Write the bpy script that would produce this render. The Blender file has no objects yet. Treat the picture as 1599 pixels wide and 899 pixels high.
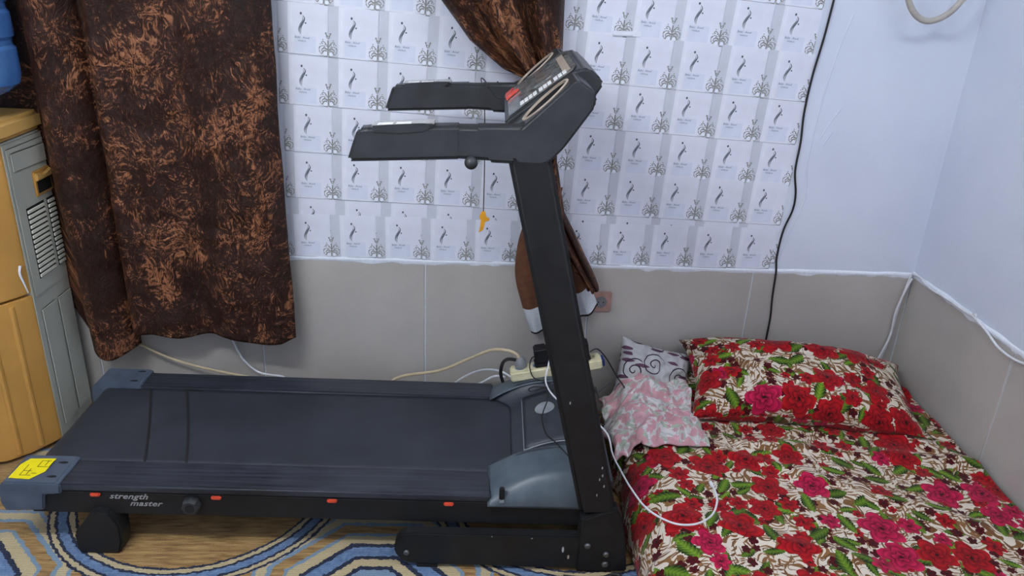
import bpy, bmesh, math, random
from mathutils import Vector, Matrix, noise
R = math.radians
random.seed(7)
scn = bpy.context.scene
C = scn.collection

# ------------------------------------------------------------------ camera
def make_camera():
    f, th, ro, ya = 1215.68, 0.40067, 0.04872, 0.05674
    loc = Vector((0.16726, -2.61274, 1.61649))
    fw = Vector((math.sin(ya)*math.cos(th), math.cos(ya)*math.cos(th), -math.sin(th)))
    r = Vector((math.cos(ya), -math.sin(ya), 0)); u = r.cross(fw)
    r2 = math.cos(ro)*r + math.sin(ro)*u; u2 = -math.sin(ro)*r + math.cos(ro)*u
    cd = bpy.data.cameras.new('camera'); cd.sensor_width = 36; cd.lens = f/1599*36
    cd.clip_start = .02
    co = bpy.data.objects.new('camera', cd); C.objects.link(co)
    m = Matrix((r2, u2, -fw)).transposed().to_4x4(); m.translation = loc
    co.matrix_world = m
    scn.camera = co
make_camera()

# ------------------------------------------------------------------ world, exposure
w = bpy.data.worlds.new('world'); scn.world = w; w.use_nodes = True
w.node_tree.nodes['Background'].inputs[0].default_value = (.75, .85, 1, 1)
w.node_tree.nodes['Background'].inputs[1].default_value = .3
vs = scn.view_settings
vs.view_transform = 'Standard'; vs.look = 'None'; vs.gamma = 1; vs.use_curve_mapping = False
vs.exposure = 0.1
LAMP_MAIN, LAMP_FILL = 25.0, 80.0        # watts of the tube lamp and the added fill lamp built below

# ------------------------------------------------------------------ node helpers
def sr(r, g, b):
    f = lambda c: (c/255/12.92) if c/255 <= .04045 else ((c/255+.055)/1.055)**2.4
    return (f(r), f(g), f(b), 1)
class NT:
    def __init__(s, name):
        s.m = bpy.data.materials.new(name); s.m.use_nodes = True
        s.t = s.m.node_tree; s.b = s.t.nodes['Principled BSDF']
    def n(s, typ, ins=None, **kw):
        x = s.t.nodes.new(typ)
        for k, v in kw.items(): setattr(x, k, v)
        for k, v in (ins or {}).items(): s.put(x.inputs[k], v)
        return x
    def put(s, sock, v):
        if isinstance(v, bpy.types.NodeSocket): s.t.links.new(v, sock)
        elif v is not None: sock.default_value = v
    def M(s, op, a, b=None, c=None, clamp=False):
        x = s.t.nodes.new('ShaderNodeMath'); x.operation = op; x.use_clamp = clamp
        s.put(x.inputs[0], a)
        if b is not None: s.put(x.inputs[1], b)
        if c is not None: s.put(x.inputs[2], c)
        return x.outputs[0]
    def V(s, op, a, b=None):
        x = s.t.nodes.new('ShaderNodeVectorMath'); x.operation = op
        s.put(x.inputs[0], a)
        if b is not None: s.put(x.inputs[3 if op == 'SCALE' else 1], b)
        return x.outputs[1] if op == 'LENGTH' else x.outputs[0]
    def xyz(s, v):
        x = s.n('ShaderNodeSeparateXYZ', {0: v}); return x.outputs
    def comb(s, x, y, z=0.0): return s.n('ShaderNodeCombineXYZ', {0: x, 1: y, 2: z}).outputs[0]
    def noise(s, vec, scale, detail=3, rough=.5, dist=0):
        x = s.n('ShaderNodeTexNoise', {'Scale': scale, 'Detail': detail, 'Roughness': rough, 'Distortion': dist})
        if vec is not None: s.put(x.inputs['Vector'], vec)
        return x.outputs
    def ramp(s, fac, stops, interp='LINEAR'):
        x = s.n('ShaderNodeValToRGB', {0: fac}); e = x.color_ramp.elements
        x.color_ramp.interpolation = interp
        while len(e) < len(stops): e.new(.5)
        for i, (p, c) in enumerate(stops): e[i].position = p; e[i].color = c
        return x.outputs[0]
    def mix(s, fac, a, b, blend='MIX'):
        x = s.t.nodes.new('ShaderNodeMix'); x.data_type = 'RGBA'; x.blend_type = blend
        s.put(x.inputs[0], fac); s.put(x.inputs[6], a); s.put(x.inputs[7], b)
        return x.outputs[2]
    def bump(s, h, strength=.3, dist=.01):
        x = s.n('ShaderNodeBump', {'Strength': strength, 'Distance': dist, 'Height': h})
        s.put(s.b.inputs['Normal'], x.outputs[0])
    def coord(s, which='Object'): return s.n('ShaderNodeTexCoord').outputs[which]
    def pos(s): return s.n('ShaderNodeNewGeometry').outputs['Position']
    def set(s, col=None, rough=None, metal=None, spec=None, **kw):
        if col is not None: s.put(s.b.inputs['Base Color'], col)
        if rough is not None: s.put(s.b.inputs['Roughness'], rough)
        if metal is not None: s.put(s.b.inputs['Metallic'], metal)
        if spec is not None: s.put(s.b.inputs['Specular IOR Level'], spec)
        for k, v in kw.items(): s.put(s.b.inputs[k.replace('_', ' ')], v)
        return s.m
MATS = {}
def plain(name, rgb, rough=.5, metal=0, var=.12, scale=40, spec=.5, bump=0, **kw):
    """one colour with a little procedural mottling"""
    t = NT(name); c = sr(*rgb); nz = t.noise(t.coord(), scale, 4)[0]
    d = tuple(x*(1-var) for x in c[:3])+(1,); l = tuple(min(1, x*(1+var)) for x in c[:3])+(1,)
    t.set(t.ramp(nz, [(.3, d), (.7, l)]), rough, metal, spec, **kw)
    if bump: t.bump(nz, bump, .002)
    MATS[name] = t.m; return t.m

# ------------------------------------------------------------------ materials of the room
def mat_paint():
    t = NT('paint'); p = t.pos(); a = t.noise(p, 3, 5)[0]; b = t.noise(p, 60, 4)[0]
    col = t.ramp(a, [(.3, sr(206, 213, 228)), (.7, sr(216, 222, 235))])
    t.set(col, .55, spec=.3); t.bump(t.M('ADD', b, t.M('MULTIPLY', t.noise(p, 7, 3)[0], 2.5)), .18, .004)
    MATS['paint'] = t.m
mat_paint()
def mat_tile():
    t = NT('tile'); p = t.pos(); a = t.noise(p, 2.2, 6, .6)[0]; b = t.noise(p, 90, 3)[0]
    col = t.ramp(t.M('ADD', a, t.M('MULTIPLY', b, .15)), [(.35, sr(168, 163, 157)), (.8, sr(188, 183, 177))])
    t.set(col, .32, spec=.45); t.bump(a, .05, .003); MATS['tile'] = t.m
mat_tile()
plain('grout', (205, 210, 215), .8, scale=200, var=.1)
plain('plaster', (232, 238, 248), .7, scale=120, var=.05, bump=.6)
plain('ceiling', (225, 228, 232), .8, scale=20, var=.03)
def mat_carpet():
    t = NT('carpet'); p = t.pos(); o = t.xyz(p)
    wob = t.noise(p, 60, 2)[0]
    wv = t.M('MULTIPLY', t.M('SUBTRACT', wob, .5), .016)
    per, py = 1.17, .95
    def cell(c, cx, per):                     # signed offset to the nearest centre of a row of centres
        v = t.M('DIVIDE', t.M('SUBTRACT', c, cx-per/2), per)
        return t.M('MULTIPLY', t.M('SUBTRACT', t.M('FRACT', v), .5), per)
    dx, dy = cell(o[0], -.67, per), cell(o[1], -.507, py)
    r = t.M('ADD', t.M('SQRT', t.M('ADD', t.M('MULTIPLY', dx, dx), t.M('MULTIPLY', dy, dy))), wv)
    ex, ey = t.M('ABSOLUTE', cell(o[0], -.085, per)), t.M('ABSOLUTE', cell(o[1], -.98, py))
    oc = t.M('ADD', t.M('MAXIMUM', t.M('MAXIMUM', ex, ey), t.M('MULTIPLY', t.M('ADD', ex, ey), .72)), wv)
    tan = t.ramp(t.noise(t.V('MULTIPLY', p, (14, 90, 1)), 1, 4)[0], [(.3, sr(118, 86, 48)), (.5, sr(156, 121, 70)), (.72, sr(182, 148, 94))])
    ltan = sr(186, 168, 130); navy = sr(24, 34, 58); blue = t.ramp(wob, [(.3, sr(80, 106, 144)), (.7, sr(112, 138, 170))]); lb = sr(118, 142, 164)
    def bands(d, lo, hi, stops):
        v = t.M('DIVIDE', t.M('SUBTRACT', d, lo), hi-lo)
        x = t.n('ShaderNodeValToRGB', {0: v}); x.color_ramp.interpolation = 'CONSTANT'
        e = x.color_ramp.elements
        while len(e) < len(stops): e.new(.5)
        for i, (q, k) in enumerate(stops): e[i].position = q; e[i].color = (k, k, k, 1)
        msk = t.M('MULTIPLY', t.M('GREATER_THAN', d, lo), t.M('LESS_THAN', d, hi))
        return x.outputs[0], msk
    def paint(base, d, lo, hi, seq):
        n = len(seq); cur = base
        v = t.M('DIVIDE', t.M('SUBTRACT', d, lo), hi-lo)
        acc = 0
        for wd, c in seq:
            a, b = acc, acc+wd; acc = b
            if c is None: continue
            m = t.M('MULTIPLY', t.M('GREATER_THAN', v, a), t.M('LESS_THAN', v, b))
            cur = t.mix(m, cur, c)
        return cur
    col = paint(tan, oc, .06, .34, [(.05, navy), (.1, lb), (.05, navy), (.1, ltan), (.05, navy), (.13, blue), (.05, navy), (.12, ltan), (.04, lb), (.12, None), (.05, lb), (.1, ltan), (.04, lb)])
    col = paint(col, r, .37, .452, [(.1, navy), (.17, ltan), (.1, navy), (.28, blue), (.1, navy), (.15, ltan), (.1, navy)])
    rows = t.n('ShaderNodeTexWave', {'Scale': 45, 'Distortion': 2, 'Detail': 2, 'Vector': p}, bands_direction='Y').outputs[1]
    fz = t.noise(p, 260, 3)[0]
    col = t.mix(.45, col, t.mix(1.0, col, t.ramp(t.M('ADD', t.M('MULTIPLY', rows, .4), t.M('MULTIPLY', fz, .7)), [(.2, (.25, .25, .25, 1)), (.8, (1.3, 1.3, 1.3, 1))]), 'MULTIPLY'))
    t.set(col, .95, spec=.1, Sheen_Weight=.2)
    t.bump(t.M('ADD', fz, t.M('MULTIPLY', rows, .5)), .6, .004); MATS['carpet'] = t.m
mat_carpet()

# ------------------------------------------------------------------ fabric materials
def mat_velvet():
    t = NT('crushed_velvet'); uv = t.n('ShaderNodeUVMap').outputs[0]
    warp = t.noise(uv, 5, 3)[1]
    v = t.V('ADD', uv, t.V('SCALE', t.V('SUBTRACT', warp, (.5, .5, .5)), .22))
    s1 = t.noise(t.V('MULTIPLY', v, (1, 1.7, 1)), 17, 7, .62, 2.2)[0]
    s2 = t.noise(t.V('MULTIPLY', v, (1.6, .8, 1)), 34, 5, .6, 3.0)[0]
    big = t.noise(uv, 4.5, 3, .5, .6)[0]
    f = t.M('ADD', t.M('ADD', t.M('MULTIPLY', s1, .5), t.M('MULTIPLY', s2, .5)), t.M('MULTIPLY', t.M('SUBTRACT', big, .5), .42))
    col = t.ramp(f, [(.3, sr(24, 13, 9)), (.49, sr(44, 23, 15)), (.545, sr(62, 35, 23)), (.582, sr(134, 86, 57)), (.71, sr(170, 116, 82))])  # copper sheen of the crushed pile, painted into the base colour by noise
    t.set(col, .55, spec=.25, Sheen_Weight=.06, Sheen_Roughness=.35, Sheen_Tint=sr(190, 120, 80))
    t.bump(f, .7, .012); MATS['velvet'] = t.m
mat_velvet()

def rot2(t, lx, ly, ang):
    c, s_ = t.M('COSINE', ang), t.M('SINE', ang)
    return (t.M('ADD', t.M('MULTIPLY', lx, c), t.M('MULTIPLY', ly, s_)),
            t.M('SUBTRACT', t.M('MULTIPLY', ly, c), t.M('MULTIPLY', lx, s_)))
def vcell(t, vec, rnd=.8):
    x = t.n('ShaderNodeTexVoronoi', {'Vector': vec, 'Scale': 1.0, 'Randomness': rnd}, voronoi_dimensions='2D')
    l = t.xyz(t.V('SUBTRACT', vec, x.outputs['Position'])); c = t.n('ShaderNodeSeparateColor', {0: x.outputs['Color']}).outputs
    return l[0], l[1], c
def mat_floral(name, ground, leafc, reds, greens, wash=0.0, big=1.0):
    t = NT(name); uv = t.n('ShaderNodeUVMap').outputs[0]
    wn = t.V('SUBTRACT', t.noise(uv, 6, 2)[1], (.5, .5, .5))
    fine = t.V('SUBTRACT', t.noise(uv, 45, 2)[1], (.5, .5, .5))
    col = ground
    # trailing brown leaves, two flows
    for k, (sx, sy, off, amp) in enumerate(((27, 62, 0, .24), (58, 26, 3.7, .2))):
        v = t.V('ADD', uv, t.V('SCALE', wn, amp)); v = t.V('ADD', t.V('MULTIPLY', v, (sx, sy, 1)), (off, off*.6, 0))
        lx, ly, c = vcell(t, v, .75)
        if k: lx, ly = ly, lx
        bend = t.M('ADD', ly, t.M('MULTIPLY', t.M('MULTIPLY', lx, lx), .5))
        half = t.M('MULTIPLY', t.M('SUBTRACT', 1, t.M('MULTIPLY', t.M('MULTIPLY', lx, lx), 4.2)), .25)
        m = t.M('LESS_THAN', t.M('ABSOLUTE', bend), half)
        m = t.M('MULTIPLY', m, t.M('GREATER_THAN', c[0], (.06 if k == 0 else .5)))
        col = t.mix(m, col, t.mix(c[1], leafc[0], leafc[1]))
    n1 = t.noise(t.V('ADD', uv, t.V('SCALE', wn, .25)), 9, 1)[0]
    st = t.M('LESS_THAN', t.M('ABSOLUTE', t.M('SUBTRACT', t.M('FRACT', t.M('MULTIPLY', n1, 11)), .5)), .045)
    col = t.mix(st, col, leafc[0])
    def flower(col, scale, off, n, rmax, prob, pal, rings, inner):
        v = t.V('ADD', t.V('SCALE', uv, scale), (off, off*1.7, 0)); v = t.V('ADD', v, t.V('SCALE', fine, scale*.012))
        lx, ly, c = vcell(t, v, .6)
        r = t.M('SQRT', t.M('ADD', t.M('MULTIPLY', lx, lx), t.M('MULTIPLY', ly, ly)))
        ang = t.M('ADD', t.M('ARCTAN2', ly, lx), t.M('MULTIPLY', c[0], 6.28))
        rad = t.M('MULTIPLY', t.M('ADD', .62, t.M('MULTIPLY', t.M('ABSOLUTE', t.M('COSINE', t.M('MULTIPLY', ang, n/2))), .38)), t.M('MULTIPLY', t.M('ADD', .7, t.M('MULTIPLY', c[1], .3)), rmax))
        q = t.M('DIVIDE', r, rad)
        m = t.M('MULTIPLY', t.M('LESS_THAN', q, 1), t.M('LESS_THAN', c[2], prob))
        spiral = t.M('FRACT', t.M('ADD', t.M('MULTIPLY', q, rings), t.M('MULTIPLY', ang, 2/6.2832)))
        edge = t.M('ABSOLUTE', t.M('SINE', t.M('MULTIPLY', ang, n/2)))
        sh = t.M('ADD', t.M('MULTIPLY', spiral, .45), t.M('ADD', t.M('MULTIPLY', q, .25), t.M('ADD', t.M('MULTIPLY', t.M('SUBTRACT', 1, edge), .22), t.M('MULTIPLY', t.noise(uv, 70, 2)[0], .25))))
        hue = t.mix(t.M('GREATER_THAN', c[0], .78), pal[1], pal[2])
        fc = t.mix(t.M('MULTIPLY', t.M('SUBTRACT', sh, .22), 1.6, clamp=True), pal[0], hue)
        fc = t.mix(t.M('LESS_THAN', q, inner), fc, pal[3])
        return t.mix(m, col, fc)
    def leaves(col, scale, off, prob, ln, wd, cluster):
        v = t.V('ADD', t.V('SCALE', uv, scale), (off, off*1.3, 0)); v = t.V('ADD', v, t.V('SCALE', fine, scale*.008))
        lx, ly, c = vcell(t, v, .9)
        a, b = rot2(t, lx, ly, t.M('MULTIPLY', c[0], 6.28))
        half = t.M('MULTIPLY', t.M('SUBTRACT', 1, t.M('POWER', t.M('ABSOLUTE', t.M('DIVIDE', a, ln)), 1.8)), wd)
        ser = t.M('MULTIPLY', t.M('SINE', t.M('MULTIPLY', a, 60)), .02)
        m = t.M('MULTIPLY', t.M('LESS_THAN', t.M('ABSOLUTE', b), t.M('ADD', half, ser)), t.M('LESS_THAN', c[2], prob))
        vein = t.M('FRACT', t.M('ADD', t.M('MULTIPLY', a, 7), t.M('MULTIPLY', t.M('ABSOLUTE', b), -6)))
        k = t.M('ADD', t.M('MULTIPLY', vein, .4), t.M('SUBTRACT', .46, t.M('MULTIPLY', t.M('DIVIDE', t.M('ABSOLUTE', b), wd), .75)))
        gc = t.mix(t.M('MULTIPLY', k, t.M('ADD', .55, t.M('MULTIPLY', c[1], .6)), clamp=True), greens[0], greens[1])
        return t.mix(m, col, gc)
    col = leaves(col, 15*big, 5.1, .55, .5, .2, 0)
    col = flower(col, 26*big, 1.3, 5, .5, .42, (reds[0], reds[0], reds[1], greens[0]), 1.0, .2)
    col = leaves(col, 12*big, 9.4, .55, .52, .24, 0)
    col = flower(col, 13*big, 4.2, 6, .5, .45, (reds[0], reds[1], reds[2], reds[0]), 1.2, .16)
    col = flower(col, 7.4*big, 7.7, 5, .52, .66, (reds[0], reds[1], reds[2], reds[3]), 3.0, .1)
    if wash: col = t.mix(wash, col, ground)
    fz = t.noise(uv, 700, 2)[0]
    t.set(col, .8, spec=.15, Sheen_Weight=.08)
    t.bump(t.M('ADD', t.noise(uv, 28, 4)[0], t.M('MULTIPLY', fz, .15)), .25, .006)
    MATS[name] = t.m
mat_floral('floral', sr(210, 198, 182), (sr(104, 70, 40), sr(134, 96, 58)),
           (sr(70, 4, 12), sr(172, 16, 24), sr(192, 24, 74), sr(44, 4, 10)), (sr(7, 26, 12), sr(128, 166, 42)))
mat_floral('pale_floral', sr(205, 200, 200), (sr(150, 160, 150), sr(178, 176, 172)),
           (sr(170, 60, 84), sr(196, 88, 108), sr(222, 140, 160), sr(140, 60, 70)), (sr(88, 120, 92), sr(160, 186, 140)), wash=.42, big=1.5)
def mat_scroll():
    t = NT('scroll_print'); uv = t.n('ShaderNodeUVMap').outputs[0]
    lx, ly, c = vcell(t, t.V('SCALE', uv, 9), .5)
    r = t.M('SQRT', t.M('ADD', t.M('MULTIPLY', lx, lx), t.M('MULTIPLY', ly, ly))); a = t.M('ARCTAN2', ly, lx)
    sp = t.M('FRACT', t.M('ADD', t.M('MULTIPLY', r, 4.5), t.M('DIVIDE', a, 6.2832)))
    m1 = t.M('MULTIPLY', t.M('LESS_THAN', sp, .2), t.M('LESS_THAN', r, .44))
    l2 = vcell(t, t.V('ADD', t.V('MULTIPLY', uv, (16, 30, 1)), (2, 1, 0)), .8)
    lf = t.M('LESS_THAN', t.M('ABSOLUTE', l2[1]), t.M('MULTIPLY', t.M('SUBTRACT', 1, t.M('MULTIPLY', t.M('MULTIPLY', l2[0], l2[0]), 4.5)), .22))
    lf = t.M('MULTIPLY', lf, t.M('GREATER_THAN', l2[2][0], .6))
    g = t.ramp(t.noise(uv, 30, 3)[0], [(.3, sr(168, 168, 168)), (.7, sr(192, 191, 190))])
    col = t.mix(lf, g, sr(96, 66, 84)); col = t.mix(m1, col, sr(58, 44, 58))
    t.set(col, .8, spec=.2); t.bump(t.noise(uv, 35, 3)[0], .3, .006); MATS['scroll'] = t.m
mat_scroll()
plain('brown_cloth', (96, 58, 36), .9, scale=60, var=.2, bump=.3)
plain('white_cloth', (200, 205, 210), .9, scale=90, var=.08, bump=.4)
plain('dark_trim', (30, 22, 20), .9)
plain('mattress_cloth', (150, 140, 128), .9)

# ------------------------------------------------------------------ hard materials
def mat_black():
    t = NT('black_metal'); a = t.noise(t.coord(), 25, 5)[0]
    t.set(t.ramp(a, [(.35, sr(20, 21, 23)), (.75, sr(29, 30, 33))]), t.ramp(a, [(.3, (.38,)*3+(1,)), (.7, (.55,)*3+(1,))]), spec=.4); MATS['black'] = t.m
mat_black()
def mat_grip(name, c0, c1, rough):
    t = NT(name); o = t.coord(); a = t.noise(o, 18, 4)[0]; f = t.noise(o, 420, 2)[0]
    t.set(t.ramp(a, [(.3, sr(*c0)), (.7, sr(*c1))]), rough, spec=.45); t.bump(f, .12, .001); MATS[name] = t.m
mat_grip('charcoal_plastic', (40, 42, 44), (52, 54, 57), .42)
mat_grip('hood_dark', (40, 44, 51), (54, 58, 66), .45)
mat_grip('hood_grey', (66, 77, 85), (82, 93, 101), .38)
mat_grip('cap_grey', (66, 77, 92), (82, 93, 108), .45)
def mat_rail():
    t = NT('ribbed_rail'); o = t.coord(); a = t.noise(t.V('MULTIPLY', o, (3, 110, 1)), 1, 5, .6)[0]; b = t.noise(o, 9, 4)[0]
    t.set(t.ramp(t.M('ADD', t.M('MULTIPLY', a, .7), t.M('MULTIPLY', b, .3)), [(.35, sr(26, 28, 34)), (.7, sr(62, 66, 76))]), .45, spec=.4)
    t.bump(a, .35, .003); MATS['rail'] = t.m
mat_rail()
def mat_belt():
    t = NT('belt_rubber'); o = t.coord(); a = t.noise(o, 4, 5, .6)[0]; b = t.noise(o, 380, 2)[0]
    t.set(t.ramp(a, [(.3, sr(37, 40, 46)), (.7, sr(53, 56, 63))]), .62, spec=.35); t.bump(b, .2, .001); MATS['belt'] = t.m
mat_belt()
plain('seam', (22, 23, 26), .7); plain('red_rubber', (206, 74, 50), .45, var=.08)
plain('chrome', (190, 195, 200), .2, 1.0); plain('silver_pad', (196, 194, 188), .25, .6)
plain('dark_hole', (10, 10, 11), .8); plain('beige_edge', (176, 160, 144), .4)
plain('logo_silver', (170, 174, 178), .35, .3); plain('yellow_label', (238, 220, 20), .45, var=.05)
plain('black_ink', (60, 56, 20), .6); plain('scuff', (170, 172, 175), .7)
plain('sticker_grey', (136, 142, 146), .5); plain('yellow_clip', (226, 160, 30), .4)
plain('black_cord', (18, 18, 20), .5); plain('white_cord', (214, 216, 220), .45); plain('cream_cord', (196, 178, 146), .5)
plain('grey_hose', (172, 166, 158), .45); plain('strip_cream', (214, 206, 170), .4); plain('strip_blue', (130, 160, 200), .4)
plain('grey_plug', (120, 122, 126), .45); plain('blue_plastic', (30, 50, 110), .4); plain('socket_pink', (176, 138, 128), .45)
plain('orange_plastic', (192, 145, 76), .34, scale=6, var=.1); plain('orange_cap', (214, 172, 102), .3, scale=6, var=.06)
plain('panel_grey', (184, 188, 178), .45, scale=8, var=.05); plain('louver_white', (226, 226, 212), .45, var=.03)
plain('steel', (120, 122, 124), .35, .8); plain('paper_white', (226, 229, 240), .6, scale=25, var=.045)
plain('paper_panel', (222, 225, 238), .6, scale=14, var=.05); plain('paper_grey', (200, 204, 215), .6, scale=18, var=.05)
plain('paper_blue', (213, 219, 235), .6, scale=18, var=.04); plain('ink_dark', (74, 84, 96), .7); plain('ink_olive', (138, 140, 136), .7)
plain('ink_text', (84, 94, 116), .7); plain('red_gloss', (208, 62, 48), .3); plain('lamp_white', (235, 235, 235), .4)
def mat_bottle():
    t = NT('blue_bottle'); t.set(t.ramp(t.noise(t.coord(), 6, 3)[0], [(.3, sr(70, 120, 185)), (.7, sr(96, 146, 205))]), .12, Transmission_Weight=.35, IOR=1.35); MATS['bottle'] = t.m
mat_bottle()
def mat_screen():
    t = NT('display_print'); o = t.coord(); a = t.noise(t.V('MULTIPLY', o, (1, 2.2, 1)), 32, 5, .65, 1)[0]
    t.set(t.ramp(a, [(.36, sr(48, 54, 58)), (.5, sr(100, 108, 112)), (.6, sr(150, 152, 148)), (.72, sr(92, 84, 66))]), .16, spec=.6); MATS['screen'] = t.m
mat_screen()
def mat_emit():
    t = NT('tube_glow'); t.set((1, 1, 1, 1), .5, Emission_Color=(.92, .96, 1, 1), Emission_Strength=6.0); MATS['glow'] = t.m
mat_emit()

# ------------------------------------------------------------------ geometry helpers
def tag(o, label=None, cat=None, group=None, kind=None):
    if label: o['label'] = label
    if cat: o['category'] = cat
    if group: o['group'] = group
    if kind: o['kind'] = kind
    return o
def empty(name, loc, rz=0):
    o = bpy.data.objects.new(name, None); C.objects.link(o); o.location = loc; o.rotation_euler = (0, 0, rz)
    o.empty_display_size = .1; return o
def link(name, me, mat=None, parent=None, smooth=False):
    if mat is not None:
        for m in (mat if isinstance(mat, (list, tuple)) else [mat]): me.materials.append(MATS[m] if isinstance(m, str) else m)
    if smooth:
        for p in me.polygons: p.use_smooth = True
    o = bpy.data.objects.new(name, me); C.objects.link(o)
    if parent is not None: o.parent = parent
    return o
def from_bm(name, bm, mat, parent=None, smooth=False):
    bmesh.ops.recalc_face_normals(bm, faces=bm.faces)
    me = bpy.data.meshes.new(name); bm.to_mesh(me); bm.free()
    o = link(name, me, mat, parent, smooth)
    if smooth: me.set_sharp_from_angle(angle=R(38))
    return o
def bevel(bm, w, seg=2):
    if w > 0: bmesh.ops.bevel(bm, geom=[e for e in bm.edges], offset=w, segments=seg, affect='EDGES', clamp_overlap=True)
def box(name, x0, x1, y0, y1, z0, z1, mat, parent=None, bev=.003, seg=2):
    bm = bmesh.new(); bmesh.ops.create_cube(bm, size=1)
    for v in bm.verts:
        v.co = Vector((x0+(v.co.x+.5)*(x1-x0), y0+(v.co.y+.5)*(y1-y0), z0+(v.co.z+.5)*(z1-z0)))
    bevel(bm, bev, seg); return from_bm(name, bm, mat, parent, bev > 0)
def prism(name, poly, a0, a1, mat, parent=None, bev=.004, axis='y', seg=2):
    """polygon (u,v) extruded: axis y -> (u,a,v); axis z -> (u,v,a); axis x -> (a,u,v)"""
    bm = bmesh.new()
    f = {'y': lambda u, v, a: (u, a, v), 'z': lambda u, v, a: (u, v, a), 'x': lambda u, v, a: (a, u, v)}[axis]
    A = [bm.verts.new(f(u, v, a0)) for u, v in poly]; B = [bm.verts.new(f(u, v, a1)) for u, v in poly]
    n = len(poly); bm.faces.new(A); bm.faces.new(B[::-1])
    for i in range(n): bm.faces.new((A[i], B[i], B[(i+1) % n], A[(i+1) % n]))
    bmesh.ops.recalc_face_normals(bm, faces=bm.faces)
    bevel(bm, bev, seg); return from_bm(name, bm, mat, parent, bev > 0)
def smooth_path(pts, n=8):
    P = [Vector(p) for p in pts]
    if len(P) < 3: return P
    out = []
    for i in range(len(P)-1):
        a, b, c, d = P[max(i-1, 0)], P[i], P[i+1], P[min(i+2, len(P)-1)]
        for k in range(n):
            s = k/n
            out.append(.5*((2*b)+(c-a)*s+(2*a-5*b+4*c-d)*s*s+(3*b-a-3*c+d)*s**3))
    out.append(P[-1]); return out
def tube(name, pts, rad, mat, parent=None, seg=8, n=8, closed_ends=True, sm=True):
    P = smooth_path(pts, n) if sm else [Vector(p) for p in pts]
    bm = bmesh.new(); rings = []; up = None
    for i, p in enumerate(P):
        d = (P[min(i+1, len(P)-1)]-P[max(i-1, 0)]).normalized()
        if up is None: up = d.orthogonal().normalized()
        else: up = (up-d*up.dot(d)); up = up.normalized() if up.length > 1e-6 else d.orthogonal().normalized()
        s = d.cross(up); r = rad(i/(len(P)-1)) if callable(rad) else rad
        rings.append([bm.verts.new(p+r*(math.cos(2*math.pi*k/seg)*up+math.sin(2*math.pi*k/seg)*s)) for k in range(seg)])
    for a, b in zip(rings, rings[1:]):
        for k in range(seg): bm.faces.new((a[k], a[(k+1) % seg], b[(k+1) % seg], b[k]))
    if closed_ends: bm.faces.new(rings[0][::-1]); bm.faces.new(rings[-1])
    return from_bm(name, bm, mat, parent, True)
def lathe(name, prof, mat, parent=None, center=(0, 0, 0), axis='z', seg=28):
    """profile of (radius, height) turned about an axis"""
    bm = bmesh.new(); rings = []; c = Vector(center)
    for r, h in prof:
        ring = []
        for k in range(seg):
            a = 2*math.pi*k/seg; x, y = r*math.cos(a), r*math.sin(a)
            ring.append(bm.verts.new(c+Vector({'z': (x, y, h), 'y': (x, h, y), 'x': (h, x, y)}[axis])))
        rings.append(ring)
    for a, b in zip(rings, rings[1:]):
        for k in range(seg): bm.faces.new((a[k], a[(k+1) % seg], b[(k+1) % seg], b[k]))
    bm.faces.new(rings[0][::-1]); bm.faces.new(rings[-1])
    return from_bm(name, bm, mat, parent, True)
def grid(name, nu, nv, fn, mat, parent=None, uvfn=None, thick=0, matfn=None):
    """fn(u,v)->point, u,v in 0..1"""
    vs_, fs, uvs = [], [], []
    for j in range(nv+1):
        for i in range(nu+1):
            u, v = i/nu, j/nv; vs_.append(fn(u, v)); uvs.append(uvfn(u, v) if uvfn else (u, v))
    for j in range(nv):
        for i in range(nu):
            a = j*(nu+1)+i; fs.append((a, a+1, a+nu+2, a+nu+1))
    me = bpy.data.meshes.new(name); me.from_pydata(vs_, [], fs)
    ul = me.uv_layers.new(name='UVMap')
    for l in me.loops: ul.data[l.index].uv = uvs[l.vertex_index]
    o = link(name, me, mat, parent, True)
    if matfn:
        for p in me.polygons:
            k = p.index; p.material_index = matfn((k % nu+.5)/nu, (k//nu+.5)/nv)
    if thick:
        s = o.modifiers.new('thickness', 'SOLIDIFY'); s.thickness = thick; s.offset = 0
    return o
def poly_mesh(name, polys, mats, parent=None):
    """polys: list of (points, material index)"""
    vs_, fs, mi = [], [], []
    for pts, k in polys:
        a = len(vs_); vs_ += [tuple(p) for p in pts]; fs.append(tuple(range(a, a+len(pts)))); mi.append(k)
    me = bpy.data.meshes.new(name); me.from_pydata(vs_, [], fs)
    for p, k in zip(me.polygons, mi): p.material_index = k
    return link(name, me, mats, parent)
def text_polys(body, size, shear=0, space=1.0, bold=0):
    cu = bpy.data.curves.new('lettering', 'FONT'); cu.body = body; cu.size = size; cu.shear = shear
    cu.space_character = space; cu.offset = bold; cu.align_x = 'CENTER'; cu.align_y = 'CENTER'; cu.resolution_u = 2
    o = bpy.data.objects.new('lettering', cu); C.objects.link(o)
    dg = bpy.context.evaluated_depsgraph_get(); me = o.evaluated_get(dg).to_mesh()
    out = [[(me.vertices[i].co.x, me.vertices[i].co.y) for i in p.vertices] for p in me.polygons]
    o.evaluated_get(dg).to_mesh_clear(); bpy.data.objects.remove(o); bpy.data.curves.remove(cu)
    return out
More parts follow.
